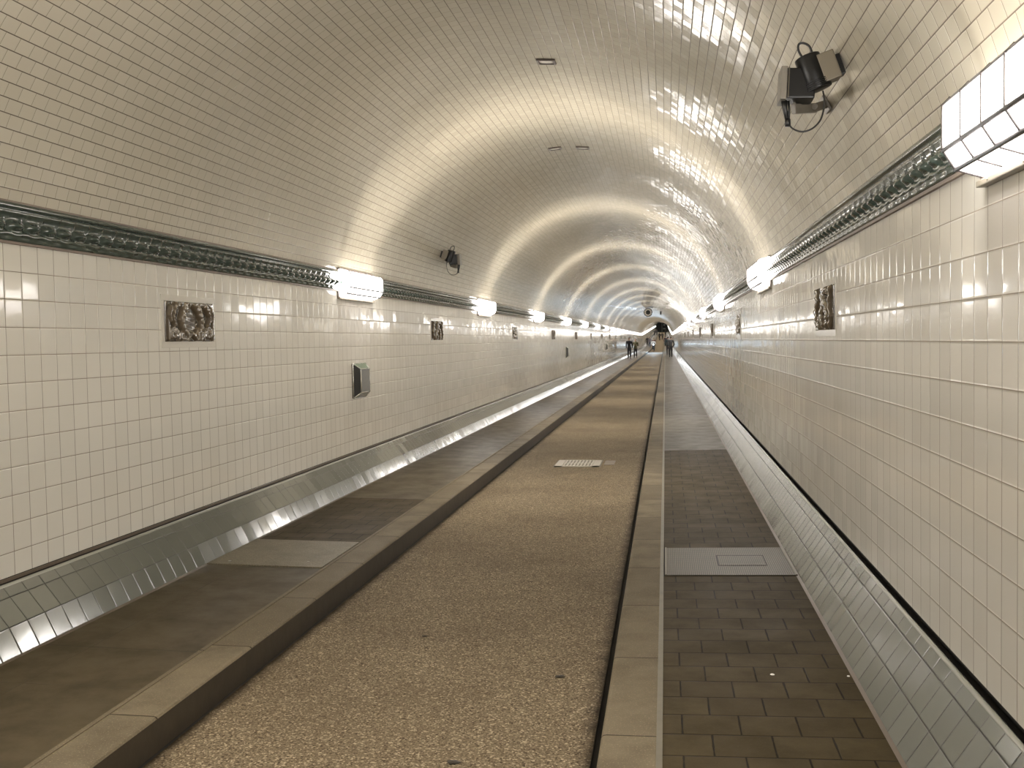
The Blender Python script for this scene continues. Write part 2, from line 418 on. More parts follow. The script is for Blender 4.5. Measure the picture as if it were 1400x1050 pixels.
def gran_mat():
    m, nt, b = mat_new('pale granular plate'); k = NB(nt); P = k.objc()
    sp = k.noise(P, 120, 3, .7)[0]; nz = k.noise(P, 5, 4)[0]
    base = k.mix(k.sstep(sp, .3, .7), (.10, .086, .056, 1), (.20, .175, .122, 1)); base = k.mix(k.sstep(nz, .4, .75, 0, .4), base, (.075, .062, .040, 1))
    b.inputs['Specular IOR Level'].default_value = .2; k.put(b.inputs['Base Color'], base); b.inputs['Roughness'].default_value = .6; k.put(b.inputs['Normal'], k.bump(sp, .3, .002)); return m
bm = bmesh.new(); bbox_bevel(bm, (0, 0, -.001), (.875, .915, .012), .002); mesh_obj('plate', bm, gran_mat(), c)
for x, y in ((-.30, -.36), (.28, -.30)):
    bm = bmesh.new(); tube(bm, [(x, y, .004), (x, y, .0065)], .011, 12); mesh_obj('bolt', bm, M['steel_edge'], c)


# grate in the road
g = empty('road_grate', (.02, 14.21, .0), 'pale slotted metal grate set in the tan roadway', 'drain grate')
bm = bmesh.new(); W, D = .62, .74
for y in (-D/2+.03, D/2-.03): box(bm, (0, y, .004), (W, .06, .012))
for x in (-W/2+.05, W/2-.05): box(bm, (x, 0, .004), (.10, D, .012))
mesh_obj('frame', bm, M['plate'], g)
bm = bmesh.new()
for i in range(9):
    x = -.19+i*.0475; box(bm, (x, 0, .004), (.024, D-.1, .010))
box(bm, (0, 0, .0035), (.44, .07, .009))
mesh_obj('bar', bm, M['plate'], g).name = 'bars'
bm = bmesh.new(); box(bm, (0, 0, .0008), (W+.03, D+.03, .0012)); mesh_obj('pit', bm, M['edge_strip'], g)
p = empty('hatch_cover', (.45, 14.3, 0), 'small brown patch plate beside the slotted grate in the roadway', 'cover')
bm = bmesh.new(); bbox_bevel(bm, (0, 0, .002), (.14, .5, .006), .001); mesh_obj('plate', bm, plain('brown patch', (.12, .09, .06), .5, var=.2), p)
# studs on the right walk
for i, (px, py, Y, lb) in enumerate(((1056, 925, 4.87, 'bright metal stud in the middle of the brown right walkway'), (1160, 928, 4.86, 'small metal stud in the right walkway close to the tiled skirting'))):
    q = at(px, py, Y); q.z = .131+(q.x-1.212)*.018
    bm = bmesh.new(); r = .011 if i == 0 else .007
    prof_ = [(0, .004), (r*.6, .0036), (r*.9, .002), (r, 0)]
    vv = [[bm.verts.new((a*math.cos(2*PI*k/16), a*math.sin(2*PI*k/16), h)) for k in range(16)] for a, h in prof_[1:]]
    bm.faces.new(vv[0])
    for a, b in zip(vv, vv[1:]):
        for k in range(16): bm.faces.new((a[k], b[k], b[(k+1) % 16], a[(k+1) % 16]))
    o = mesh_obj('floor_stud', bm, plain('shiny stud %d' % i, (.85, .84, .78), .25), smooth=True); o.location = q; tag(o, lb, 'stud', 'metal studs in the right walkway')
# bits of litter on the road
rl = random.Random(3)
LIT = [((620, 1041), 'largest dark leaf scrap lying at the front of the tan roadway'), ((766, 924), 'dark leaf scrap on the right half of the tan roadway'), ((581, 869), 'small dark scrap in the middle of the tan roadway, farthest from the front')]
for i, ((px, py), lb) in enumerate(LIT):
    v = at(px, py, 1.0)-EYE; t = -1.728/v.z; q = EYE+v*t
    bm = bmesh.new(); N_ = 14; R = (.022, .018, .014)[i]
    ctr = bm.verts.new((0, 0, .007)); ring = [bm.verts.new((R*(.7+.5*rl.random())*math.cos(2*PI*k/N_)*1.5, R*(.5+.5*rl.random())*math.sin(2*PI*k/N_), .001+.005*rl.random())) for k in range(N_)]
    for k in range(N_): bm.faces.new((ctr, ring[k], ring[(k+1) % N_]))
    ext = bmesh.ops.extrude_face_region(bm, geom=bm.faces[:]); bmesh.ops.translate(bm, verts=[e for e in ext['geom'] if isinstance(e, bmesh.types.BMVert)], vec=(0, 0, .002))
    o = mesh_obj('leaf_scrap', bm, plain('dry dark leaf %d' % i, (.03, .022, .013), .7)); o.location = (q.x, q.y, .0); tag(o, lb, 'leaf', 'dark scraps on the roadway')

# ------------------------------------------------------------------ wall lamps
LL = 1.34
PR = [(.020, 2.270), (.105, 2.298), (.147, 2.365), (.147, 2.520), (.122, 2.545), (.020, 2.566)]
def make_lamp():
    """faces +X (mounted on the left wall); origin on the wall at mid length"""
    t = empty('wall_lamp')
    bm = bmesh.new(); pts = PR; zc = 2.41
    A = []; ends = [(-LL/2, .0), (-LL/2+.0, 1), (LL/2, 1)]
    r0 = [bm.verts.new((d, -LL/2+.02, z-zc)) for d, z in pts]; r1 = [bm.verts.new((d, LL/2-.02, z-zc)) for d, z in pts]
    for i in range(len(pts)-1): bm.faces.new((r0[i], r0[i+1], r1[i+1], r1[i]))
    for i, f in enumerate(bm.faces): f.material_index = 1 if i >= 3 else (2 if i < 2 else 0)
    bm.faces.new(r0); bm.faces.new(r1[::-1])
    bmesh.ops.recalc_face_normals(bm, faces=bm.faces)
    mesh_obj('diffuser', bm, [M['diffuser'], M['diffuser_top'], M['diffuser_low']], t, recalc=False)
    bm = bmesh.new()   # bars: thick ones along the two lower arrises, thin one above, thin ribs between panes
    for (d, z), w in ((PR[1], .009), (PR[2], .008), (PR[3], .0035), (PR[4], .003)):
        tube(bm, [(d, -LL/2+.014, z-zc), (d, LL/2-.014, z-zc)], w, 8)
    for k in range(7):
        y = -LL/2+.02+(LL-.04)*k/6; w = .0045 if 0 < k < 6 else .0050
        tube(bm, [(d+.003, y, z-zc) for d, z in PR[0:5]], w, 6)
    mesh_obj('glazing_bars', bm, M['white_metal'], t, smooth=True)
    bm = bmesh.new(); bbox_bevel(bm, (.010, 0, 2.4175-zc), (.020, LL+.03, .325), .006)
    box(bm, (.020, 0, 2.574-zc), (.034, LL+.03, .012))
    mesh_obj('back_plate', bm, M['lamp_back'], t)
    bm = bmesh.new(); bbox_bevel(bm, (.017, 0, 2.247-zc), (.034, LL+.02, .022), .004)
    for y in (-.55, -.2, .2, .55): tube(bm, [(.034, y, 2.247-zc), (.0375, y, 2.247-zc)], .004, 8)
    mesh_obj('rail', bm, M['pale_box'], t)
    L = bpy.data.lights.new('upward_tube', 'AREA'); L.shape = 'RECTANGLE'; L.size = 1.22; L.size_y = .09; L.energy = 12.0; L.color = (1.0, .91, .79); L.spread = math.radians(66)
    lo = bpy.data.objects.new('upward_tube', L); COL.objects.link(lo); lo.parent = t
    z = -Vector((math.sin(math.radians(34)), 0, math.cos(math.radians(34)))); x = Vector((0, 1, 0)); y = z.cross(x)
    lo.matrix_local = Matrix.Translation((.075, 0, 2.58-zc)) @ Matrix((x, y, z)).transposed().to_4x4()
    return t
lamp0 = make_lamp()
ORD = ['nearest', 'second', 'third', 'fourth', 'fifth', 'sixth', 'seventh', 'eighth', 'ninth', 'tenth', 'eleventh', 'twelfth', 'thirteenth', 'fourteenth', 'fifteenth', 'sixteenth', 'seventeenth']
first = True
for s, side in ((-1, 'left'), (1, 'right')):
    for k in range(-2, 47):
        y0 = 2.39+8.48*k+LL/2
        if y0 > YE-1: break
        o = lamp0 if first else copy_tree(lamp0); first = False
        o.location = (s*HW, y0, 2.41+zoff(y0)); o.rotation_euler = (0, 0, 0 if s < 0 else PI)
        vis = k - (1 if s < 0 else 0)
        if vis < 0:
            lb = 'lit white box lamp on the %s wall behind or beside the viewer' % side; grp = 'lamps on the %s wall' % side
        elif vis == 0 and s > 0:
            lb = 'big lit white box lamp at the right frame edge with grey glazing bars'; grp = 'lamps on the right wall'
        elif vis < 10:
            lb = '%s lit white box lamp in view along the %s wall, on the green cornice' % (ORD[vis], side); grp = 'lamps on the %s wall' % side
        else:
            lb = 'distant lamp on the %s wall, merged with its neighbours into one bright line' % side; grp = 'distant lamps on the %s wall' % side
        tag(o, lb, 'wall lamp', grp)

# ------------------------------------------------------------------ relief panels
def seg_d(x, y, pts):
    best = 9; bt = 0
    L = len(pts)-1
    for i in range(L):
        ax, ay = pts[i]; bx, by = pts[i+1]; dx, dy = bx-ax, by-ay
        t = max(0, min(1, ((x-ax)*dx+(y-ay)*dy)/(dx*dx+dy*dy+1e-9)))
        d = math.hypot(x-ax-t*dx, y-ay-t*dy)
        if d < best: best = d; bt = (i+t)/L
    return best, bt
def relief_height(kind, x, y):
    """x, y in 0..1 over the panel (mirrored halves); returns 0..1"""
    h = .10+.05*math.sin(17*x+9*y)*math.sin(23*y-5*x)
    if kind == 0:      # two curved leaping fish facing outward over waves
        xm = abs(x-.5)*2
        for pts, w0, w1 in (([(.10, 1.02), (.30, .80), (.42, .55), (.36, .30), (.20, .18)], .15, .07), ([(.42, .98), (.66, .86), (.78, .62), (.70, .42)], .11, .04), ([(.82, .85), (.90, .66), (.86, .50)], .07, .03)):
            d, t = seg_d(xm, y, pts); w = w0+(w1-w0)*t
            if d < w: h = max(h, .30+.70*math.sqrt(1-(d/w)**2)*(1-.15*math.cos(40*t)))
        for cx, cy, r in ((.30, .16, .17), (.72, .14, .22), (.96, .20, .14)):
            d = math.hypot(xm-cx, (y-cy)*1.1)
            if d < r and y > cy-.06: h = max(h, .35+.35*math.sin(d/r*PI)+.12*math.cos(14*math.atan2(y-cy, xm-cx)))
            if abs(d-r) < .03 and y > .02: h = max(h, .65)
        d, t = seg_d(xm, y, [(.0, .22), (.12, .12), (.22, .03), (.42, .06)])
        if d < .045: h = max(h, .75)
        d, t = seg_d(xm, y, [(.98, .52), (.93, .40), (.98, .33)])
        if d < .06: h = max(h, .6)
    elif kind == 1:    # upright standing creature between reeds
        for pts, w0, w1 in (([(.56, .95), (.48, .78), (.50, .58), (.40, .38), (.44, .12)], .10, .07), ([(.50, .75), (.66, .52), (.74, .30), (.70, .05)], .09, .05), ([(.12, .98), (.18, .7), (.08, .45), (.16, .1)], .08, .05), ([(.60, .93), (.74, .90), (.80, .80)], .06, .03), ([(.90, .95), (.86, .6), (.93, .3), (.88, .05)], .04, .03), ([(.33, .3), (.26, .16), (.30, .04)], .05, .04)):
            d, t = seg_d(x, y, pts); w = w0+(w1-w0)*t
            if d < w: h = max(h, .28+.72*math.sqrt(1-(d/w)**2)*(.85+.15*math.sin(30*t)))
        d = math.hypot(x-.60, y-.90)
        if d < .10: h = max(h, .5+.5*math.sqrt(1-(d/.10)**2))
    else:              # ring of shells
        for i in range(5):
            cx, cy = .5+.3*math.cos(i*1.257+.3), .5+.3*math.sin(i*1.257+.3); d = math.hypot(x-cx, y-cy)
            if d < .19: h = max(h, .3+.6*math.sqrt(1-(d/.19)**2)*(.8+.2*math.cos(9*math.atan2(y-cy, x-cx))))
        d = math.hypot(x-.5, y-.5)
        if d < .16: h = max(h, .5+.5*math.sqrt(1-(d/.16)**2))
    e = min(x, 1-x, (y)*.6, (1-y)*.6)
    if e < .012: h = .22
    return h
def make_relief(kind, W=.79, H=.297):
    t = empty('relief_panel')
    bm = bmesh.new(); NX, NY = 88, 36; g_ = []
    for j in range(NY+1):
        row = []
        for i in range(NX+1):
            x, y = i/NX, j/NY
            row.append(bm.verts.new((.004+.034*relief_height(kind, x, y), (x-.5)*W, (y-.5)*H)))
        g_.append(row)
    for j in range(NY):
        for i in range(NX): bm.faces.new((g_[j][i], g_[j][i+1], g_[j+1][i+1], g_[j+1][i]))
    # skirt back to the wall
    ring = [g_[0][i] for i in range(NX+1)]+[g_[j][NX] for j in range(1, NY+1)]+[g_[NY][i] for i in range(NX-1, -1, -1)]+[g_[j][0] for j in range(NY-1, 0, -1)]
    bk = [bm.verts.new((0.0, v.co.y, v.co.z)) for v in ring]
    for i in range(len(ring)):
        j = (i+1) % len(ring); bm.faces.new((ring[i], bk[i], bk[j], ring[j]))
    o = mesh_obj('carving', bm, M['relief'], t, smooth=True)
    bm = bmesh.new(); b = .045
    for y, z, w, h in ((0, H/2+b/2+.001, W+2*b, b), (0, -H/2-b/2-.001, W+2*b, b), (-W/2-b/2-.001, 0, b, H), (W/2+b/2+.001, 0, b, H)):
        bbox_bevel(bm, (.0015, y, z), (.005, w, h), .0012)
    mesh_obj('border', bm, M['relief_border'], t)
    return t
RC = {}
desc = {0: 'brown glazed relief of two curved fish', 1: 'brown glazed relief of an upright creature', 2: 'brown glazed relief of round shells'}
for s, side in ((-1, 'left'), (1, 'right')):
    for k in range(0, 17):
        y = 7.30+8.48*k
        if y > 149: break
        kind = (k+(0 if s < 0 else 1)) % 3 if k else (0 if s < 0 else 1)
        if kind not in RC: o = RC[kind] = make_relief(kind)
        else: o = copy_tree(RC[kind])
        o.location = (s*HW, y, 1.925+zoff(y)); o.rotation_euler = (0, 0, 0 if s < 0 else PI)
        if k == 0: lb = desc[kind]+', the nearest panel on the %s wall' % side
        elif k < 10: lb = '%s square dark relief panel along the %s wall below the lamps' % (ORD[k], side)
        else: lb = 'far dark relief panel on the %s wall, only a dark speck' % side
        tag(o, lb, 'relief panel', 'relief panels on the %s wall' % side if k < 10 else 'far relief panels on the %s wall' % side)

# ------------------------------------------------------------------ steel boxes on the left wall
def make_box():
    t = empty('wall_box'); W, H, D, c_ = .49, .40, .085, .07
    o4 = [(-W/2, -H/2), (W/2, -H/2), (W/2, H/2), (-W/2, H/2)]; i4 = [(y*(W/2-c_)/(W/2), z*(H/2-c_*.9)/(H/2)) for y, z in o4]
    bm = bmesh.new(); bbox_bevel(bm, (D, 0, 0), (.006, W-2*c_-.012, H-2*c_*.9-.012), .002); mesh_obj('front_panel', bm, M['steel_face'], t)
    bm = bmesh.new()
    lo = [bm.verts.new((.012, y, z)) for y, z in o4]; hi = [bm.verts.new((D, y, z)) for y, z in i4]; bk = [bm.verts.new((0, y, z)) for y, z in o4]
    for i in range(4):
        j = (i+1) % 4; f = bm.faces.new((lo[i], lo[j], hi[j], hi[i])); f.material_index = {0: 0, 1: 0, 2: 2, 3: 1}[i]
        f2 = bm.faces.new((bk[i], bk[j], lo[j], lo[i])); f2.material_index = 1
    bm.faces.new(hi)
    mesh_obj('housing', bm, [M['steel'], M['steel_dark_reflection'], M['steel_green']], t, recalc=True)
    bm = bmesh.new()
    for i in range(4):
        j = (i+1) % 4
        tube(bm, [(D, *i4[i]), (D, *i4[j])], .006, 6); tube(bm, [(.013, *o4[i]), (.013, *o4[j])], .006, 6); tube(bm, [(.013, *o4[i]), (D, *i4[i])], .006, 6)
    mesh_obj('edge_trim', bm, M['steel_edge'], t, smooth=True)
    return t
wb = make_box()
for i, (y, lb) in enumerate(((11.57, 'silvery steel box with slanted edges, low on the left wall under the first lamp'), (37.1, 'second steel box, a small dark upright far along the left wall'), (62.6, 'third steel box, farthest and smallest on the left wall'))):
    o = wb if i == 0 else copy_tree(wb)
    o.location = (-HW, y, 1.307); tag(o, lb, 'wall box', 'steel boxes on the left wall')

# ------------------------------------------------------------------ fittings let into the crown of the vault
def make_ceiling_fitting():
    t = empty('ceiling_fitting')
    bm = bmesh.new(); W, D = .175, .15
    for x, y, w, d in ((0, -D/2+.007, W, .014), (0, D/2-.007, W, .014), (-W/2+.010, 0, .02, D-.028), (W/2-.010, 0, .02, D-.028)): box(bm, (x, y, -.004), (w, d, .016))
    mesh_obj('frame', bm, M['lamp_back'], t)
    bm = bmesh.new(); box(bm, (0, 0, -.002), (W-.03, D-.02, .006)); mesh_obj('back_plate', bm, M['grey_box'], t)
    bm = bmesh.new(); NN = 24
    for a, b, z0, z1 in ((.0, 1.0, -.011, -.006),):
        c0 = bm.verts.new((0, 0, z0)); rr = [bm.verts.new((.060*math.cos(2*PI*k/NN), .052*math.sin(2*PI*k/NN), z1)) for k in range(NN)]
        r2 = [bm.verts.new((.045*math.cos(2*PI*k/NN), .038*math.sin(2*PI*k/NN), z0)) for k in range(NN)]
        for k in range(NN):
            bm.faces.new((rr[k], rr[(k+1) % NN], r2[(k+1) % NN], r2[k])); bm.faces.new((r2[k], r2[(k+1) % NN], c0))
    mesh_obj('lens', bm, M['white_spot'], t, smooth=True)  # pale oval painted in for the reflection on the glass pane
    return t
cf = make_ceiling_fitting()
for i, (x, y, lb) in enumerate(((.169, 9.57, 'dark framed fitting alone in the vault crown, nearest the viewer'), (-.210, 13.86, 'left one of the side by side framed fittings in the vault'), (.160, 13.92, 'right one of the side by side framed fittings in the vault'))):
    o = cf if i == 0 else copy_tree(cf)
    z = VC+math.sqrt(VR**2-x*x); th = math.asin(x/VR); o.location = (x, y, z-.006); o.rotation_euler = (0, th, 0)
    tag(o, lb, 'ceiling fitting', 'framed fittings in the vault')

# ------------------------------------------------------------------ camera units on brackets
def rotm(zdir, hint=(0, 1, 0)):
    z = Vector(zdir).normalized(); x = Vector(hint).cross(z).normalized(); y = z.cross(x)
    return Matrix((x, y, z)).transposed()
def device(base, label):
    """boxed camera unit; built for the right side at Y about 5.8 and stored relative to its mount"""
    t = empty('camera_unit', base, label, 'camera', 'camera units on the vault')
    B = Vector(base); P = lambda px, py, Y: at(px, py, Y)-B
    S = .0041
    ex, ey, ez = Vector((1, 0, 0)), Vector((0, 1, 0)), Vector((0, 0, 1))
    # mount plate flush with the vault and the arm
    nrm = Vector((B.x, 0, B.z-VC)).normalized()
    bm = bmesh.new(); bbox_bevel(bm, nrm*-.008, (.09, .13, .016), .003, rotm(nrm))
    mesh_obj('mount_plate', bm, M['grey_box'], t)
    bm = bmesh.new(); e = P(1086, 149, 5.36); q = P(1112, 148, 5.55)
    d = (e-q); L = d.length
    bbox_bevel(bm, (e+q)/2, (.026, .05, L+.02), .004, rotm(d, (0, 0, 1)))
    d2 = q-Vector((0, 0, 0)); bbox_bevel(bm, q/2, (.022, .045, d2.length+.03), .004, rotm(d2, (0, 0, 1)))
    tube(bm, [q+Vector((0, -.045, 0)), q+Vector((0, .045, 0))], .016, 12)
    tube(bm, [e, P(1086, 136, 5.36)], .008, 8)
    mesh_obj('bracket', bm, M['grey_box'], t)
    # square box at the left
    bm = bmesh.new(); c1 = P(1090, 118, 5.34); R1 = Matrix.Rotation(math.radians(3), 3, 'Y')
    bbox_bevel(bm, c1, (.158, .15, .150), .008, R1)
    b1 = mesh_obj('sensor_box', bm, M['black'], t)
    bm = bmesh.new(); c1b = P(1069.5, 118, 5.32); bbox_bevel(bm, c1b, (.030, .165, .162), .004, R1)
    mesh_obj('cover', bm, M['grey_box'], b1)
    bm = bmesh.new()
    for yy in (-.055, .055): bbox_bevel(bm, c1b+Vector((.022, -.084, 0)), (.006, .006, .15), .001, R1)
    mesh_obj('edge_trim', bm, M['pale_box'], b1)
    # tilted round lamp body with pale back casing
    ax = (P(1122, 124, 5.34)-P(1104, 72, 5.34)); c0 = P(1103, 78, 5.30); c9 = P(1119, 122, 5.30)
    dd = (c9-c0)
    bm = bmesh.new(); R = .063
    tube(bm, [c0-dd*.03, c0, c0+dd*.02, c9-dd*.02, c9, c9+dd*.03], [R*.80, R*.97, R, R, R*.97, R*.80], 28)
    b2 = mesh_obj('lamp_body', bm, M['black'], t, smooth=True)
    bm = bmesh.new()
    for k in range(5):
        f = .78+.055*k; pc = c0+dd*f; tube(bm, [pc-dd*.010, pc+dd*.010], R*1.09, 28)
    mesh_obj('cooling_fins', bm, M['black'], b2, smooth=False)
    bm = bmesh.new(); cm = (c0+c9)/2+Vector((.072, .0, .022)); bbox_bevel(bm, cm, (.085, .11, dd.length*.82), .006, rotm(dd, (0, 1, 0)))
    mesh_obj('back_casing', bm, M['pale_box'], b2)
    bm = bmesh.new(); cm = (c0+c9)/2+Vector((.125, .0, .03)); bbox_bevel(bm, cm, (.03, .08, dd.length*.6), .005, rotm(dd, (0, 1, 0)))
    mesh_obj('hinge', bm, M['black'], b2)
    # cables
    bm = bmesh.new(); Yc = 5.30
    tube(bm, spline([P(1099, 82, Yc), P(1092, 70, Yc), P(1092, 61, Yc), P(1098, 59, Yc), P(1106, 63, Yc), P(1111, 74, Yc)]), .0060, 8)
    mesh_obj('cable_loop', bm, M['cable'], t, smooth=True)
    bm = bmesh.new()
    tube(bm, spline([P(1077, 168, Yc), P(1084, 176, Yc), P(1096, 180, Yc), P(1110, 176, Yc), P(1121, 165, Yc), P(1126, 150, Yc), P(1127, 136, Yc), P(1125, 124, Yc)]), .0045, 8)
    tube(bm, [P(1072, 138, Yc), P(1073, 148, Yc), P(1076, 166, Yc)], [.016, .013, .009], 10)
    tube(bm, [P(1078, 138, Yc), P(1079, 150, Yc), P(1078, 168, Yc)], [.006, .006, .006], 8)
    tube(bm, [P(1077, 163, Yc), P(1077, 173, Yc)], [.014, .015], 10)
    mesh_obj('hanging_cable', bm, M['cable'], t, smooth=True)
    return t
b0 = at(1131, 142, 5.98)
zz = b0.z; b0.x = math.sqrt(VR*VR-(zz-VC)**2)-.004
dev = device(tuple(b0), 'large black and grey camera unit with cable loops on the right of the vault')
d2 = copy_tree(dev); d2.scale = (-1, 1, 1)
yy = 15.9; d2.location = (-b0.x, yy, b0.z); tag(d2, 'small distant camera unit with a thin cable on the left of the vault', 'camera')

# ------------------------------------------------------------------ round device hanging far away
t = empty('hanging_disc', (-.14, 85, 3.93), 'round black disc with a ring of white dots under the far vault', 'hanging fixture')
bm = bmesh.new(); tube(bm, [(0, -.06, 0), (0, .06, 0)], .36, 40); mesh_obj('disc', bm, M['black'], t)
for k in range(10):
    a = 2*PI*(k+.5)/10; bm = bmesh.new(); tube(bm, [(.245*math.cos(a), -.085, .245*math.sin(a)), (.245*math.cos(a), -.055, .245*math.sin(a))], .070, 14)
    mesh_obj('white_dot', bm, M['white_spot'], t)
bm = bmesh.new(); box(bm, (0, 0, .395), (.9, .12, .035))
for x in (-.2, .2): box(bm, (x, 0, .35), (.03, .05, .12))
mesh_obj('bracket', bm, M['lamp_back'], t)
t = empty('hanging_box', (.90, 85, 4.18), 'small dark box on a thin rod right of the far round disc', 'hanging fixture')
bm = bmesh.new(); tube(bm, [(0, 0, 0), (0, 0, -.2)], .012, 8); mesh_obj('rod', bm, M['lamp_back'], t)
bm = bmesh.new(); bbox_bevel(bm, (0, 0, -.32), (.12, .12, .28), .01); mesh_obj('casing', bm, M['black'], t)

# ------------------------------------------------------------------ hall at the far end
ze = zoff(YE)
M['hall'] = plain('dark hall wall', (.05, .05, .042), .6, var=.3, scale=2)
bm = bmesh.new()
x0, x1, y0, y1, z0, z1 = -6, 6, YE, YE+12, ze-.01, ze+9
def quad(*p): bm.faces.new([bm.verts.new(q) for q in p])
quad((x0, y1, z0), (x1, y1, z0), (x1, y1, z1), (x0, y1, z1)); quad((x0, y0, z0), (x0, y1, z0), (x0, y1, z1), (x0, y0, z1)); quad((x1, y0, z0), (x1, y1, z0), (x1, y1, z1), (x1, y0, z1)); quad((x0, y0, z1), (x1, y0, z1), (x1, y1, z1), (x0, y1, z1))
o = mesh_obj('wall_end', bm, M['hall']); o['kind'] = 'structure'
bm = bmesh.new(); quad((x0, y0, z0), (x1, y0, z0), (x1, y1, z0), (x0, y1, z0)); o = mesh_obj('floor', bm, M['hall']); o['kind'] = 'structure'
t = empty('lift_gate', (0, YE+8, ze), 'dark green metal lift gates in the hall at the tunnel end', 'gate')
M['gate'] = plain('dark green gate', (.02, .028, .02), .5); M['gate_l'] = plain('pale gate strips', (.30, .33, .28), .5)
for x in (-1.3, 1.3):
    bm = bmesh.new(); bbox_bevel(bm, (x, 0, 1.9), (2.4, .12, 3.8), .02); mesh_obj('gate_leaf', bm, M['gate'], t)
bm = bmesh.new()
for x in (-2.5, 0, 2.5): box(bm, (x, -.08, 2.0), (.16, .1, 4.0))
box(bm, (0, -.08, 4.0), (5.2, .1, .2)); mesh_obj('gate_frame', bm, M['gate_l'], t)
bm = bmesh.new(); tube(bm, [(.9, -.16, 3.0), (.9, -.1, 3.0)], .4, 20); mesh_obj('dial', bm, M['gate_l'], t)
bm = bmesh.new(); box(bm, (.9, -.15, 1.5), (1.0, .06, .5)); mesh_obj('sign_board', bm, M['gate_l'], t)

# ------------------------------------------------------------------ people
SKIN = plain('skin', (.22, .135, .09), .55)
EYE_M = plain('dark eye', (.02, .015, .01), .3)
def ball(bm, c, r, seg=14):
    q = bmesh.ops.create_uvsphere(bm, u_segments=seg, v_segments=max(6, seg*2//3), radius=1.0)
    bmesh.ops.transform(bm, matrix=Matrix.Translation(c) @ Matrix.Diagonal((r[0], r[1], r[2], 1)), verts=q['verts'])
def cap(bm, a, b, ra, rb, n=12):
    a, b = Vector(a), Vector(b); d = (b-a); L = d.length
    if L < 1e-5: return
    d.normalize(); pts, rs = [], []
    for k in range(4): t = PI/2*(1-k/4.0); pts.append(a-d*ra*math.sin(t)); rs.append(max(ra*math.cos(t), .0015))
    pts += [a, b]; rs += [ra, rb]
    for k in range(1, 5): t = PI/2*k/4.0; pts.append(b+d*rb*math.sin(t)); rs.append(max(rb*math.cos(t), .0015))
    tube(bm, pts, rs, n)
def fuse(name, bm, mat, parent, vox=.014, smooth=2):
    """one continuous skin over overlapping volumes"""
    me = bpy.data.meshes.new(name); bm.to_mesh(me); bm.free()
    o = bpy.data.objects.new(name, me); COL.objects.link(o)
    m = o.modifiers.new('r', 'REMESH'); m.mode = 'VOXEL'; m.voxel_size = vox; m.use_smooth_shade = True
    if smooth:
        q = o.modifiers.new('s', 'SMOOTH'); q.iterations = smooth; q.factor = .5
    dg = bpy.context.evaluated_depsgraph_get(); ev = o.evaluated_get(dg)
    me2 = bpy.data.meshes.new_from_object(ev); me2.materials.clear(); me2.materials.append(mat)
    me2.polygons.foreach_set('use_smooth', [True]*len(me2.polygons))
    o.modifiers.clear(); o.data = me2; me2.name = name; bpy.data.meshes.remove(me)
    o.parent = parent; return o
MC = {}
def cloth(col):
    if col not in MC: MC[col] = plain('cloth %d' % len(MC), col, .8, var=.2, scale=6)
    return MC[col]
def hand(bm, w, d, side):
    """palm, four unequal bent fingers and a thumb from the side of the palm"""
    d = d.normalized(); x, y = frame_of(d); fwd = Vector((0, -1, 0)); fwd = (fwd-d*fwd.dot(d)).normalized(); lat = d.cross(fwd)
    cap(bm, w, w+d*.075, .026, .032); 
    for i, (o_, L) in enumerate(((.026, .068), (.009, .078), (-.008, .072), (-.025, .056))):
        b = w+d*.085+fwd*o_; k = b+d*L*.5+lat*.004*side; e = k+d*L*.42+lat*.022*side
        cap(bm, b, k, .0095, .009, 8); cap(bm, k, e, .009, .0075, 8)
    b = w+d*.03+fwd*.028; k = b+d*.032+fwd*.024; cap(bm, b, k, .012, .011, 8); cap(bm, k, k+d*.03+lat*.008*side, .0105, .009, 8)
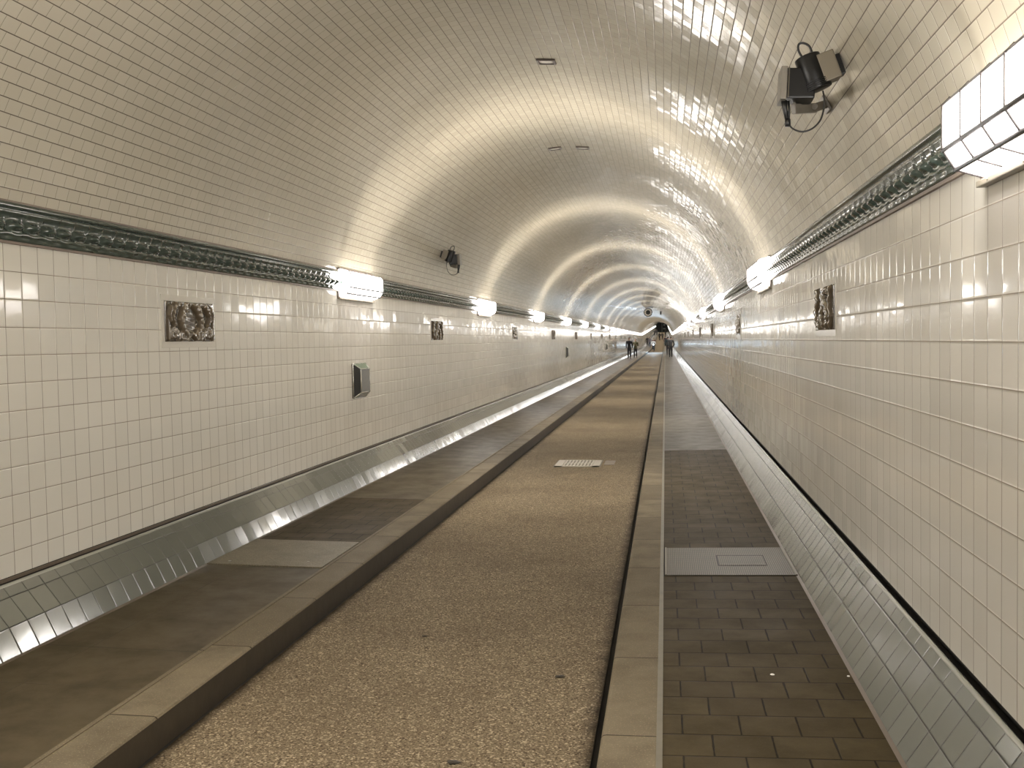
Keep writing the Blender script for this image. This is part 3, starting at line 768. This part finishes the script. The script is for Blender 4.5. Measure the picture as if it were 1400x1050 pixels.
def person(loc, H, head, label, top, legs, hairc, female=False, stride=.18, coat=0.0, hood=False, arms='swing', pants_skin=False, lean=0.0, detail=True, bag=None, ride=None):
    """facing -Y before turning by `head`; H metres tall"""
    s = H/1.75; V = lambda x, y, z: Vector((x, y, z))*s
    t = empty('person', loc, label, 'person'); t.rotation_euler = (0, 0, head)
    sw = .185 if female else .205; hw = .10
    hip = V(0, 0, .93); 
    if ride: hip = V(0, .18, .93)
    neck = hip+Vector((0, -math.sin(lean), math.cos(lean)))*.53*s
    up = (neck-hip).normalized()
    hc = neck+Vector((0, -.02, .155))*s+up*.02*s
    if ride:
        knee = [V(-.10, -.17, .80), V(.10, -.13, .62)]; ank = [V(-.12, .02, .42), V(.12, -.0, .20)]
        foot = [V(-.12, -.10, .36), V(.12, -.12, .14)]
    else:
        knee = [V(-hw*.95, -stride*.45-.02, .50), V(hw*.95, stride*.25-.03, .50)]
        ank = [V(-hw*.9, -stride, .085), V(hw*.9, stride, .10)]
        foot = [ank[0]+V(-.01, -.15, -.045), ank[1]+V(.01, -.14, -.07)]
    sh = [neck+V(-sw, 0, -.06), neck+V(sw, 0, -.06)]
    if arms == 'swing':
        el = [sh[0]+V(-.05, stride*.35+.02, -.29), sh[1]+V(.05, -stride*.3, -.29)]; wr = [el[0]+V(-.0, stride*.1-.06, -.25), el[1]+V(.0, -stride*.3-.06, -.24)]
    elif arms == 'pocket':
        el = [sh[0]+V(-.09, .06, -.28), sh[1]+V(.09, .06, -.28)]; wr = [el[0]+V(.07, -.14, -.17), el[1]+V(-.07, -.14, -.17)]
    elif arms == 'phone':
        el = [sh[0]+V(-.07, .0, -.28), sh[1]+V(.06, -.02, -.28)]; wr = [el[0]+V(.10, -.20, .03), el[1]+V(-.10, -.20, .04)]
    else:
        el = [sh[0]+V(-.08, -.16, -.22), sh[1]+V(.08, -.16, -.22)]; wr = [V(-.26, -.42, 1.02), V(.26, -.42, 1.02)]
    bm = bmesh.new()
    cap(bm, hip, hip+up*.16*s, .125*s, .115*s); cap(bm, hip+up*.16*s, neck-up*.12*s, .115*s, .125*s); cap(bm, sh[0], sh[1], .058*s, .058*s)
    cap(bm, neck-up*.06*s, hc, .055*s, .05*s)
    ball(bm, hc+V(0, .005, .03), Vector((.076, .092, .10))*s); ball(bm, hc+V(0, -.03, -.035), Vector((.058, .062, .075))*s)
    ball(bm, hc+V(0, -.096, .0), Vector((.014, .02, .022))*s, 8); ball(bm, hc+V(0, -.082, -.042), Vector((.025, .012, .010))*s, 8)
    for q in (-1, 1): ball(bm, hc+V(q*.078, .01, .0), Vector((.012, .02, .032))*s, 8)
    for i in (0, 1):
        q = -1 if i == 0 else 1
        cap(bm, hip+V(q*hw*.8, 0, -.02), knee[i], .088*s, .056*s); cap(bm, knee[i], ank[i], .056*s, .038*s); cap(bm, ank[i], foot[i], .042*s, .032*s)
        cap(bm, sh[i], el[i], .048*s, .040*s); cap(bm, el[i], wr[i], .040*s, .028*s)
        hd = (wr[i]-el[i]).normalized()
        if arms == 'bar': hd = Vector((0, -.8, -.2))
        hand(bm, wr[i], hd, q)
    fuse('body', bm, SKIN, t, .012 if detail else .02, 1)
    # coat or jacket with sleeves and collar
    bm = bmesh.new(); lowz = coat*s
    cap(bm, hip+up*.02*s, hip+up*.2*s, .150*s, .142*s, 16); cap(bm, hip+up*.2*s, neck-up*.10*s, .142*s, .148*s, 16); cap(bm, sh[0], sh[1], .078*s, .078*s)
    cap(bm, neck-up*.08*s, neck+up*.015*s, .085*s, .068*s)
    if coat: tube(bm, [hip+up*.06*s, hip-V(0, 0, .12), hip-Vector((0, 0, lowz))], [.155*s, .17*s, .185*s], 20)
    for i in (0, 1):
        cap(bm, sh[i], el[i], .068*s, .058*s)
        e2 = wr[i]-(wr[i]-el[i]).normalized()*.01; cap(bm, el[i], e2, .058*s, .044*s)
    if hood: ball(bm, hc+V(0, .03, .03), Vector((.10, .098, .125))*s)
    c = fuse('jacket' if not coat else 'coat', bm, cloth(top), t, .016, 2)
    bm = bmesh.new()
    cap(bm, hip+up*.05*s, hip-V(0, 0, .02), .142*s, .138*s, 16)
    for i in (0, 1):
        q = -1 if i == 0 else 1
        cap(bm, hip+V(q*hw*.8, 0, -.02), knee[i], .104*s, .072*s); cap(bm, knee[i], ank[i]+V(0, 0, .03), .072*s, .058*s)
    fuse('trousers', bm, cloth(legs), t, .016, 2)
    for i in (0, 1):
        bm = bmesh.new(); a = ank[i]
        cap(bm, a+V(0, .02, -.035), foot[i]+V(0, -.01, .0), .045*s, .042*s); cap(bm, a+V(0, .01, .02), a+V(0, .02, -.03), .045*s, .048*s)
        fuse('shoe', bm, cloth((.02, .018, .016)), t, .016, 1)
    if not hood:
        bm = bmesh.new(); ball(bm, hc+V(0, .022, .050), Vector((.086, .092, .092))*s, 16)
        if female: cap(bm, hc+V(0, .06, .02), hc+V(0, .09, -.20), .075*s, .055*s)
        fuse('hair', bm, cloth(hairc), t, .014, 1)
    for q in (-1, 1):
        bm = bmesh.new(); ball(bm, hc+V(q*.030, -.083, .018), Vector((.012, .008, .007))*s, 8); mesh_obj('eye', bm, EYE_M, t, smooth=True)
    if bag:
        bm = bmesh.new(); bbox_bevel(bm, neck+V(0, .21, -.25), Vector((.28, .15, .40))*s, .04); o = mesh_obj('backpack', bm, cloth(bag), t, smooth=True)
    return t
WZ = .142
BK = (.016, .016, .018)
person((-1.72, 85, WZ), 1.72, .03, 'person in a long black coat walking toward the viewer, leftmost on the left walkway', BK, (.02, .02, .024), (.05, .035, .02), coat=.22, stride=.16)
person((-1.30, 88, WZ), 1.62, -.05, 'person in an olive jacket and dark trousers, right beside the leftmost black coated person', (.055, .052, .022), (.014, .014, .016), (.03, .02, .015), female=True, stride=.12, arms='phone', coat=.06)
person((1.70, 89, WZ), 1.74, PI+.05, 'person in a black jacket seen from behind on the right walkway, nearest there', BK, (.012, .012, .014), (.03, .02, .015), arms='pocket', stride=.15)
person((1.50, 99, WZ), 1.76, PI, 'person in dark blue green jacket just ahead of the nearest one on the right walkway', (.015, .03, .035), BK, (.02, .015, .01), arms='pocket', stride=.1, detail=False)
def pz(y): return WZ+zoff(y)
for (x, y, h, hd, top, legs, st, lb, kw) in (
    (-1.78, 176, 1.72, 0, BK, BK, .12, 'small dark clad person on the left walkway, left of the cyclist', {}),
    (-1.26, 168, 1.74, 0, (.10, .09, .11), (.02, .03, .06), .15, 'small person in grey top and blue trousers just left of the cyclist', {}),
    (-.54, 160, 1.78, 0, (.09, .02, .025), BK, .1, 'small person in dark red directly behind the cyclist', {}),
    (1.27, 176, 1.72, PI, (.05, .012, .02), BK, .15, 'small person in dark red top on the right kerb side', {'bag': (.02, .02, .025)}),
    (-.06, 238, 1.78, PI, BK, BK, .1, 'left one of the tiny pair in black in the middle of the road', {}),
    (.58, 244, 1.74, PI, BK, BK, .12, 'right one of the tiny pair in black in the middle of the road', {}),
    (-1.78, 300, 1.75, 0, BK, BK, .12, 'tiny dark person farthest left near the tunnel end', {}),
    (-1.25, 310, 1.75, 0, BK, BK, .12, 'tiny dark person near the tunnel end, left of the road middle', {}),
    (1.35, 290, 1.78, 0, BK, BK, .12, 'tiny dark person near the tunnel end on the right', {})):
    z = pz(y) if abs(x) > 1.2 else (zoff(y)+.0 if abs(x) < .95 else zoff(y)+.13)
    person((x, y, z), h, hd, lb, top, legs, (.03, .02, .015), stride=st, detail=False, arms='swing' if y < 200 else 'pocket', **kw)
# cyclist
CX_, CYY = -.30, 134
person((CX_, CYY, 0), 1.72, 0, 'cyclist in a white jacket and white helmet riding toward the viewer', (.70, .74, .80), (.03, .04, .06), (.75, .75, .75), stride=0, arms='bar', lean=.35, ride=True, detail=False)
b = empty('bicycle', (CX_, CYY, 0), 'dark bicycle with a dazzling bluish headlight in the road', 'bicycle')
for y in (-.56, .52):
    bm = bmesh.new(); tube(bm, [(0, y+.33*math.cos(2*PI*k/32), .35+.33*math.sin(2*PI*k/32)) for k in range(33)], .019, 8, False); w_ = mesh_obj('wheel', bm, M['black'], b, smooth=True)
    bm = bmesh.new(); tube(bm, [(0, y+.305*math.cos(2*PI*k/32), .35+.305*math.sin(2*PI*k/32)) for k in range(33)], .008, 6, False)
    for k in range(14): a = 2*PI*k/14; tube(bm, [(.0, y, .35), (0, y+.30*math.cos(a), .35+.30*math.sin(a))], .0018, 4)
    tube(bm, [(-.05, y, .35), (.05, y, .35)], .02, 10); mesh_obj('rim', bm, M['steel'], w_)
bm = bmesh.new()
for p, q in (((0, .10, .30), (0, .20, .82)), ((0, .10, .30), (0, -.36, .82)), ((0, .18, .76), (0, -.38, .88)), ((.03, .52, .35), (.02, .10, .30)), ((-.03, .52, .35), (-.02, .10, .30)), ((.03, .52, .35), (.01, .19, .76)), ((-.03, .52, .35), (-.01, .19, .76))): tube(bm, [p, q], .017, 8)
mesh_obj('frame', bm, M['black'], b)
bm = bmesh.new()
tube(bm, [(0, -.36, .80), (0, -.41, .98)], .018, 8)
for x in (-.045, .045): tube(bm, [(x, -.56, .35), (x, -.42, .70), (0, -.40, .76)], .012, 8)
mesh_obj('fork', bm, M['black'], b)
bm = bmesh.new(); tube(bm, [(-.30, -.38, 1.0), (-.22, -.42, 1.02), (0, -.43, 1.0), (.22, -.42, 1.02), (.30, -.38, 1.0)], .014, 8); mesh_obj('handlebar', bm, M['black'], b, smooth=True)
bm = bmesh.new(); ball(bm, Vector((0, .24, .88)), (.075, .14, .03)); tube(bm, [(0, .20, .76), (0, .22, .87)], .014, 8); mesh_obj('saddle', bm, M['black'], b, smooth=True)
bm = bmesh.new(); tube(bm, [(-.02, .10, .30), (.02, .10, .30)], .09, 20); tube(bm, [(-.07, .10, .30), (-.07, -.04, .40)], .01, 6); tube(bm, [(.07, .10, .30), (.07, .0, .16)], .01, 6)
mesh_obj('crank', bm, M['steel'], b)
bm = bmesh.new(); tube(bm, [(0, -.44, .98), (0, -.50, .98), (0, -.53, .98)], [.03, .08, .088], 16); hl = mesh_obj('headlight', bm, M['black'], b)
bm = bmesh.new(); tube(bm, [(0, -.531, .98), (0, -.536, .98)], .085, 20); mesh_obj('lens', bm, emit_mat('headlight lens', (.75, .88, 1.0), 260.0), hl)
L = bpy.data.lights.new('headlight_beam', 'SPOT'); L.energy = 2600; L.color = (.62, .82, 1.0); L.spot_size = math.radians(44); L.spot_blend = .9; L.shadow_soft_size = .05
lo = bpy.data.objects.new('headlight_beam', L); COL.objects.link(lo); lo.parent = hl; lo.location = (0, -.60, .98); lo.rotation_euler = (math.radians(90), 0, PI)

# ------------------------------------------------------------------ world, render settings
w = bpy.data.worlds.new('world'); sc.world = w; w.use_nodes = True
w.node_tree.nodes['Background'].inputs[0].default_value = (.02, .02, .02, 1)
sc.view_settings.view_transform = 'Standard'; sc.view_settings.look = 'None'; sc.view_settings.gamma = 1.0
sc.view_settings.use_curve_mapping = False
sc.view_settings.exposure = 1.05
cy = sc.cycles
cy.use_denoising = True
cy.max_bounces = 9; cy.diffuse_bounces = 7; cy.glossy_bounces = 4; cy.transmission_bounces = 2
cy.sample_clamp_indirect = 2.5; cy.sample_clamp_direct = 3.0
cy.use_light_tree = True
cy.caustics_reflective = False; cy.caustics_refractive = False
